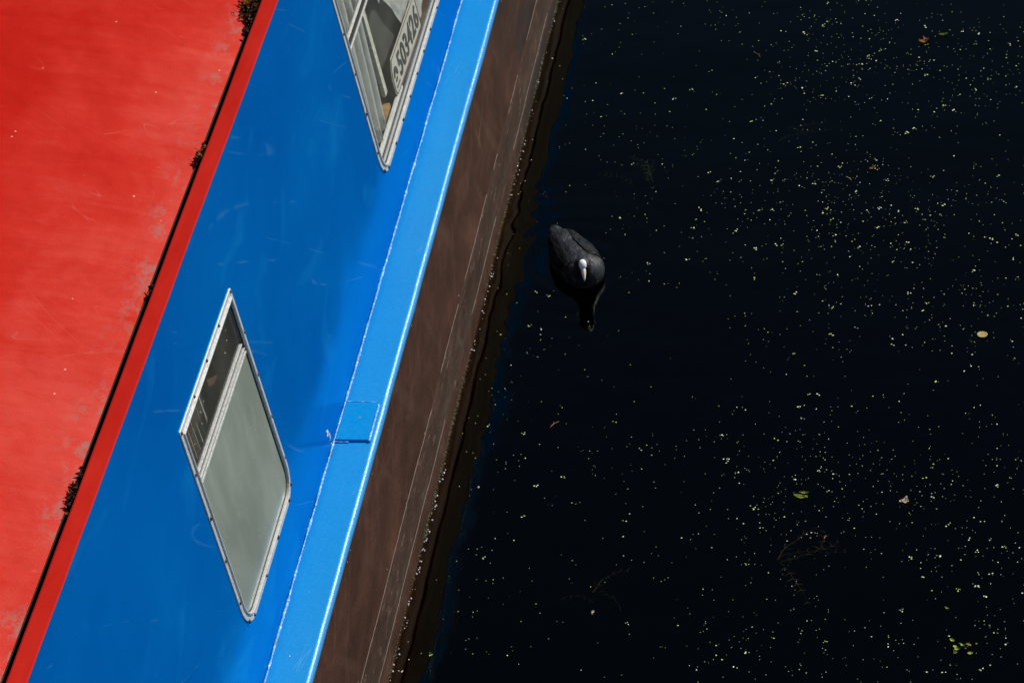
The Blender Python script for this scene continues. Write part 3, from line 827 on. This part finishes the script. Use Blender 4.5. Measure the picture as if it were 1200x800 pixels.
# ------------------------------------------------------------------ leaf litter in the gutter inside the rail
def leaf(bm, p, size, rz, tilt, curl, mi, asp=.5, rnd=random):
    """a small curled leaf blade with thickness"""
    n = 6; rows = []
    Rm = Matrix.Translation(p) @ Matrix.Rotation(rz, 4, 'Z') @ Matrix.Rotation(tilt, 4, 'X') @ Matrix.Rotation(rnd.uniform(-.6, .6), 4, 'Y')
    for i in range(n + 1):
        u = i / n; wdt = asp * size * (sin(pi * min(1, u * .92 + .04)) ** .8) * .5
        z = curl * size * (u - .5) ** 2
        rows.append([bm.verts.new(Rm @ Vector((size * (u - .5), s * wdt, z + .12 * size * (s * s)))) for s in (-1, 0, 1)])
    fs = []
    for a, b in zip(rows, rows[1:]):
        for k in range(2): f = bm.faces.new((a[k], a[k + 1], b[k + 1], b[k])); f.material_index = mi; fs.append(f)
    return fs
def clump(label, cy, n, ly, wx, seed, x=-.292):
    r = random.Random(seed); bm = bmesh.new()
    for i in range(n):
        t = r.gauss(0, .42)
        y = cy + t * ly; a = abs(r.gauss(0, .5))
        px = x + .016 - a * wx * max(.15, 1 - abs(t)) ; pz = 1.340 + r.uniform(0, .016) * max(.2, 1 - a)
        leaf(bm, Vector((px, y, pz)), r.uniform(.008, .021), r.uniform(0, 6.28), r.uniform(-.9, .9), r.uniform(-1, 1.6), r.choice((0, 0, 0, 1, 2, 2)), r.uniform(.3, .6), r)
    for i in range(n // 22):
        y = cy + r.gauss(0, .4) * ly; p = Vector((x + .010 - r.random() * wx, y, 1.345 + r.random() * .012))
        d = Vector((r.uniform(-1, 1), r.uniform(-1, 1), r.uniform(-.1, .4))).normalized() * r.uniform(.008, .016)
        add_tube(bm, [p, p + d * .5 + Vector((0, 0, .002)), p + d], .0007, 4, mi=2)
    bmesh.ops.solidify(bm, geom=bm.faces[:], thickness=.0004)
    o = link_mesh('leaf_litter', bm, [M['leafbr'], M['leafye'], M['leafdk']])
    tag(o, label, 'leaf litter', 'leaf litter caught beside the hand rail', 'stuff')
clump('largest heap of brown and amber dead leaves, at the far top end of the roof gutter', 6.790, 330, .110, .050, 1)
clump('small tuft of dead leaves at the middle of the roof gutter', 6.165, 34, .034, .010, 2)
clump('thin dark string of rotten leaves at the near end of the roof gutter', 5.010, 36, .070, .007, 3)
clump('tiny dark speck of leaf rubbish in the gutter between the larger tufts', 5.66, 6, .02, .003, 5)

# ------------------------------------------------------------------ moss and glint bubbles along the waterline
bm = bmesh.new(); r = random.Random(8)
def wl(y): return .0405 + .0030 * nz(y, 1.1, 1) + .0012 * nz(y, 4, 2)
for i in range(3600):
    y = r.uniform(3.5, 10.5)
    if nz(y, 5, 8) + nz(y, 1.3, 9) < r.uniform(-.5, .35): continue
    x = wl(y) - .001; z0 = r.uniform(-.004, .012)
    L = r.uniform(.003, .010); a = r.uniform(-.8, .8)
    p = Vector((x, y, z0)); d = Vector((r.uniform(.4, 1) * L, a * L, -r.uniform(-.2, .8) * L)); wv = Vector((0, .0012, .0004))
    v = [bm.verts.new(p - wv), bm.verts.new(p + wv), bm.verts.new(p + d)]
    bm.faces.new(v)
bmesh.ops.solidify(bm, geom=bm.faces[:], thickness=.0004)
o = link_mesh('moss', bm, M['moss']); tag(o, 'green fringe of moss along the hull at the waterline', 'moss', kind='stuff')
bm = bmesh.new()  # sun glints at the waterline, built as small white spheres
for i in range(520):
    y = r.uniform(3.8, 10.2)
    if nz(y, 3.1, 12) + .6 * nz(y, 14, 13) < r.uniform(-.15, .40): continue
    rad = r.choice((.0009, .0013, .0017, .0024))
    bmesh.ops.create_icosphere(bm, subdivisions=2, radius=rad, matrix=Matrix.Translation((wl(y) + r.uniform(.001, .010), y, rad * .35)))
o = link_mesh('glint_beads', bm, M['glint'], None, True); tag(o, 'sun glints as white bubbles strung along the hull at the waterline', 'beads', kind='stuff')

# ------------------------------------------------------------------ duckweed
def frond(bm, p, rad, rz, mi, asp=.72):
    c = bm.verts.new(p + Vector((0, 0, rad * .22))); ring = []
    for k in range(7):
        a = 2 * pi * k / 7
        v = Vector((cos(a) * rad, sin(a) * rad * asp, 0)); v.rotate(Matrix.Rotation(rz, 3, 'Z'))
        ring.append(bm.verts.new(p + v))
    for k in range(7): bm.faces.new((c, ring[k], ring[(k + 1) % 7])).material_index = mi
bm = bmesh.new(); r = random.Random(21)
def dens(x, y):
    vy = (y - 6.0) / 3.0
    edge = .18 + .42 * max(0, min(1, 1 - vy)) * .6
    g = max(0, min(1, (x - edge) / .45))
    g2 = max(0, 1 - abs(x - (.95 + .25 * (1 - vy))) / .55)
    return .20 + .25 * g + .45 * g2 * (0.45 + .55 * max(0, min(1, vy + .25)))
cnt = 0
def colour(): return r.choice((0, 0, 1, 1, 1, 2, 2))
while cnt < 5400:
    x, y = (r.uniform(.06, 2.0), r.uniform(5.6, 9.4)) if r.random() < .8 else (r.uniform(.06, 3.2), r.uniform(4.2, 11.0))
    dd = dens(min(x, 1.5), y)
    cl = .6 + .9 * noise.noise(Vector((x * 2.6, y * 2.6, 5))) + .9 * noise.noise(Vector((x * 12, y * 12, 9)))
    if r.random() > dd * max(.12, cl): continue
    big = r.random()
    if big > .945:
        for k in range(r.choice((2, 3, 3, 4))):
            a = r.random() * 6.28
            frond(bm, Vector((x + cos(a) * .0045, y + sin(a) * .0045, .0010)), r.uniform(.0015, .0026), a, colour())
    else:
        frond(bm, Vector((x, y, .0010)), (.0008 if big < .60 else .0012 if big < .84 else .0020) * r.uniform(.75, 1.25), r.random() * 6.28, colour())
    cnt += 1
o = link_mesh('duckweed', bm, [M['weedA'], M['weedB'], M['weedC']]); tag(o, 'scattered specks of duckweed floating on the black water', 'duckweed', kind='stuff')

# ------------------------------------------------------------------ floating leaves, petals and twigs
def floater(name, label, cat, mat, p, size, rz, asp=.5, curl=.8, extra=0, group='leaves and bits floating on the canal'):
    bm = bmesh.new(); rr_ = random.Random(int(p[0] * 1000))
    leaf(bm, Vector((0, 0, .0015)), size, rz, .12, curl, 0, asp, rr_)
    for k in range(extra):
        a = rr_.uniform(0, 6.28); leaf(bm, Vector((cos(a) * size * .5, sin(a) * size * .5, .002 + .001 * k)), size * rr_.uniform(.45, .8), rr_.uniform(0, 6.28), rr_.uniform(-.4, .4), curl, 0, asp, rr_)
    bmesh.ops.solidify(bm, geom=bm.faces[:], thickness=.0005)
    o = link_mesh(name, bm, mat); o.location = (p[0], p[1], .0012)
    return tag(o, label, cat, group)
floater('floating_leaf', 'curled amber leaf floating near the far edge of the duckweed', 'leaf', M['leafye'], (1.160, 8.761), .030, .3, .45, 1.0, 1)
floater('floating_leaf', 'yellow green willow leaf floating just beyond the curled amber leaf', 'leaf', M['leafgr'], (1.215, 8.80), .026, .1, .35, .6, 0)
floater('floating_leaf', 'yellow green torn leaf floating to the left of the cream petal', 'leaf', M['leafgr'], (.956, 6.655), .034, .1, .38, .6, 2)
floater('floating_leaf', 'small orange leaf tangled in the green weed nearest the camera', 'leaf', M['leafye'], (1.388, 6.130), .018, .8, .5, .6, 0)
floater('floating_leaf', 'tiny olive leaf floating above the tangled weed, near the right edge', 'leaf', M['leafgr'], (1.335, 6.26), .011, -.3, .5, .6, 0)
floater('floating_leaf', 'small amber leaf floating among duckweed far beyond the round leaf', 'leaf', M['leafye'], (1.050, 8.10), .018, .2, .45, .8, 1)
floater('petal', 'crumpled cream petal floating alone on the lower right water', 'petal', M['petal'], (1.215, 6.651), .017, .5, .8, 1.2, 4)
floater('petal', 'small pinkish petal floating in the gap below the boat bow side, nearest the hull', 'petal', M['petal'], (.494, 6.203), .010, 1.2, .7, 1.0, 1)
bm = bmesh.new()                             # round leaf: dished disc with a notch
rings = []
for j, rr in enumerate((.0, .005, .010, .0135)):
    rings.append([bm.verts.new((rr * (1 + .06 * sin(3 * a)) * cos(a), rr * (1 + .05 * cos(2 * a)) * sin(a), .001 + rr * rr * 9)) for a in [2 * pi * k / 16 for k in range(16)]] if j else [bm.verts.new((0, 0, .001))])
for k in range(16): bm.faces.new((rings[0][0], rings[1][k], rings[1][(k + 1) % 16]))
for A, B in zip(rings[1:], rings[2:]):
    for k in range(16): bm.faces.new((A[k], B[k], B[(k + 1) % 16], A[(k + 1) % 16]))
bmesh.ops.solidify(bm, geom=bm.faces[:], thickness=.0006)
o = link_mesh('round_leaf', bm, M['leafpale'], None, True); o.location = (1.381, 7.338, .0012)
tag(o, 'round pale yellow leaf floating by the right edge of the water', 'leaf', 'leaves and bits floating on the canal')
def twig(label, p, L, rz, mat='twig', rad=.0010):
    bm = bmesh.new()
    pts = [Vector((L * (t - .5), .1 * L * sin(3 * t), .001)) for t in (0, .25, .5, .75, 1)]
    add_tube(bm, pts, lambda i: rad * (1 - .12 * i), 6)
    add_tube(bm, [pts[2], pts[2] + Vector((L * .12, L * .14, .001))], rad * .6, 5)
    o = link_mesh('twig', bm, M[mat], None, True); o.location = (p[0], p[1], .0010); o.rotation_euler = (0, 0, rz)
    tag(o, label, 'twig', 'twigs floating on the canal')
twig('short pinkish twig floating alone between the hull and the duckweed, below the coot', (.305, 6.92), .032, .9)
twig('tiny red twig floating below the yellow green torn leaf', (1.030, 6.506), .014, 1.2)
twig('brown twig floating at the far end of the water, left of the amber leaf', (.673, 8.685), .036, -.9, 'leafbr')
twig('thin pale brown twig floating among duckweed beyond the round leaf', (.985, 8.05), .022, -.8, 'leafpale', .0007)

# ------------------------------------------------------------------ water weeds, just under and breaking the surface
def weed(label, p, n, L, seed, mat, top=-.035, spread=1.0, rz=0):
    r = random.Random(seed); bm = bmesh.new()
    for i in range(n):
        a = rz + r.gauss(0, .7) * spread; q = Vector((r.gauss(0, .02), r.gauss(0, .02), top - .02 + r.uniform(-.03, 0)))
        pts = [q.copy()]
        for k in range(7):
            a += r.gauss(0, .22); q = q + Vector((cos(a), sin(a), .05 - .02 * k)) * (L / 7); pts.append(q.copy())
        add_tube(bm, pts, lambda i: .0014 * (1 - i / 9), 4)
        for k in range(1, 8):                # whorls of fine leaves
            for s in (-1, 1):
                if r.random() < .35: continue
                d = Vector((cos(a + s * 1.0), sin(a + s * 1.0), .1)) * r.uniform(.010, .024)
                P = pts[k]; wv = Vector((-d.y, d.x, 0)).normalized() * .0012
                bm.faces.new([bm.verts.new(x) for x in (P - wv, P + wv, P + d)])
    bmesh.ops.solidify(bm, geom=bm.faces[:], thickness=.0005)
    o = link_mesh('water_weed', bm, M[mat]); o.location = p
    tag(o, label, 'water weed', 'water weeds in the canal')
weed('upright green water weed just under the surface beyond the coot', (.40, 8.08, 0), 5, .12, 1, 'wweed', .006, .4, 1.9)
weed('dim brown weed under the surface left of the yellow green torn leaf', (.93, 6.44, 0), 5, .16, 2, 'wweedb', .000, .5, .4)
bm = bmesh.new(); rw = random.Random(77)
for k in range(16):
    a = rw.random() * 6.28; d = abs(rw.gauss(0, .014))
    leaf(bm, Vector((d * cos(a) + .012 * (k % 3 - 1), d * sin(a) * 1.5 + .010 * (k % 3 - 1), .001 + .0004 * k)), rw.uniform(.006, .013), rw.random() * 6.28, rw.uniform(-.3, .3), .5, k % 2, .6, rw)
bmesh.ops.solidify(bm, geom=bm.faces[:], thickness=.0004)
o = link_mesh('water_weed', bm, [M['leafbright'], M['wweed']]); o.location = (1.372, 6.12, .001)
tag(o, 'bright yellow green scrap of weed floating round a small orange leaf', 'water weed', 'water weeds in the canal')
weed('faint brown weed under the water by the small pinkish petal', (.50, 6.30, 0), 3, .12, 5, 'wweedb', -.005, .6, 2.2)
weed('dim green weed under the duckweed at the far end of the water', (.80, 8.32, 0), 4, .09, 6, 'wweed', .000, 1.2, .5)

# ------------------------------------------------------------------ coot
co = thing('coot', 'black coot with white frontal shield and bill swimming beside the brown hull', 'bird', (.265, 7.64, 0))
AX = Vector((.352 - .190, 7.535 - 7.800, 0)).normalized()     # tail to breast
SD = Vector((-AX.y, AX.x, 0))                                  # bird's left
def cw(u, v, z): return AX * u + SD * v + Vector((0, 0, z))
bm = bmesh.new()
def ell(u, v, z, ru, rv, rz_, tilt=0):
    mt = Matrix.Translation(cw(u, v, z)) @ Matrix((AX, SD, Vector((0, 0, 1)))).transposed().to_4x4() @ Matrix.Rotation(tilt, 4, 'Y') @ Matrix.Diagonal((ru, rv, rz_, 1))
    bmesh.ops.create_icosphere(bm, subdivisions=4, radius=1, matrix=mt)
ell(.005, 0, .024, .135, .076, .060)
ell(.055, 0, .026, .085, .073, .058)
ell(-.055, 0, .036, .095, .056, .046, .10)
ell(-.125, 0, .042, .050, .028, .016, .30)
ell(-.148, 0, .048, .030, .022, .009, .30)
ell(.105, -.010, .048, .038, .040, .042)
ell(.124, -.020, .074, .026, .027, .036, .25)
HU, HV, HZ = .152, -.034, .114
ell(.138, -.028, .094, .023, .023, .028, .3)
ell(HU, HV, HZ, .0300, .0265, .0275)
me = bpy.data.meshes.new('tmp'); bm.to_mesh(me); bm.free()
tmp = bpy.data.objects.new('tmp', me); C.objects.link(tmp)
md = tmp.modifiers.new('r', 'REMESH'); md.mode = 'VOXEL'; md.voxel_size = .0035
md = tmp.modifiers.new('s', 'SMOOTH'); md.iterations = 7; md.factor = .6
bpy.context.view_layer.update()
me = bpy.data.meshes.new_from_object(tmp.evaluated_get(bpy.context.evaluated_depsgraph_get()))
bpy.data.objects.remove(tmp)
for v in me.vertices:
    v.co.z += .0012 * noise.noise(v.co * 60)
for p in me.polygons: p.use_smooth = True
me.name = 'body'; me.materials.clear(); me.materials.append(M['coot'])
body = bpy.data.objects.new('body', me); C.objects.link(body); body.parent = co
# wings: folded over the flanks, laid on the body surface and lifted a little along the lower edge
from mathutils.bvhtree import BVHTree
bvh = BVHTree.FromPolygons([v.co.copy() for v in me.vertices], [tuple(p.vertices) for p in me.polygons])
def skin(u, ang, s, off):
    org = cw(u, 0, .030); d = (SD * (s * sin(ang)) + Vector((0, 0, cos(ang)))).normalized()
    hit = bvh.ray_cast(org + d * .3, -d)
    p = hit[0] if hit[0] is not None else org + d * .02
    return p + d * off
for s in (-1, 1):
    bm = bmesh.new(); rows = []
    for j in range(21):
        t = j / 20; u = .066 - .196 * t
        half = sin(pi * min(1, .12 + t * .84)) ** .6
        row = []
        for i in range(13):
            q = i / 12; ang = radians(18 + (74 - 10 * t) * (.5 + (q - .5) * half))
            off = -.0015 + .0085 * (sin(pi * (.15 + .80 * q)) ** .6) * min(1, half * 1.1) + .0007 * sin(22 * q + 6 * t)
            row.append(bm.verts.new(skin(u, ang, s, off)))
        rows.append(row)
    for a, b in zip(rows, rows[1:]):
        for i in range(12): bm.faces.new((a[i], a[i + 1], b[i + 1], b[i]))
    bmesh.ops.solidify(bm, geom=bm.faces[:], thickness=.0012)
    link_mesh('wing', bm, M['coot'], co, True)
# face: white frontal shield, bill, eyes
HD = Vector((AX.x * .55 - .10, AX.y, -.50)).normalized()      # where the bill points
hc = cw(HU, HV, HZ)
FX = Vector((HD.x, HD.y, 0)).normalized(); FS = Vector((-FX.y, FX.x, 0))
bm = bmesh.new()
mt = Matrix.Translation(hc + FX * .0165 + Vector((0, 0, .0135))) @ Matrix((FX, FS, Vector((0, 0, 1)))).transposed().to_4x4() @ Matrix.Rotation(.75, 4, 'Y') @ Matrix.Diagonal((.0175, .0132, .0105, 1))
bmesh.ops.create_icosphere(bm, subdivisions=3, radius=1, matrix=mt)
link_mesh('frontal_shield', bm, M['bill'], co, True)
bm = bmesh.new()
pts = [hc + FX * .022 + Vector((0, 0, .004)), hc + FX * .031 + Vector((0, 0, -.002)), hc + FX * .041 + Vector((0, 0, -.010)), hc + FX * .050 + Vector((0, 0, -.018)), hc + FX * .056 + Vector((0, 0, -.0235))]
rad = [.0088, .0082, .0064, .0040, .0010]
add_tube(bm, pts, lambda i: rad[i], 10)
link_mesh('bill', bm, M['billtip'], co, True)
for s in (-1, 1):
    bm = bmesh.new()
    bmesh.ops.create_icosphere(bm, subdivisions=2, radius=.0030, matrix=Matrix.Translation(hc + FX * .0135 + FS * s * .0240 + Vector((0, 0, .004))))
    link_mesh('eye', bm, M['eye'], co, True)

co.scale = (.84, .84, .84); co.location = (.270, 7.612, 0)
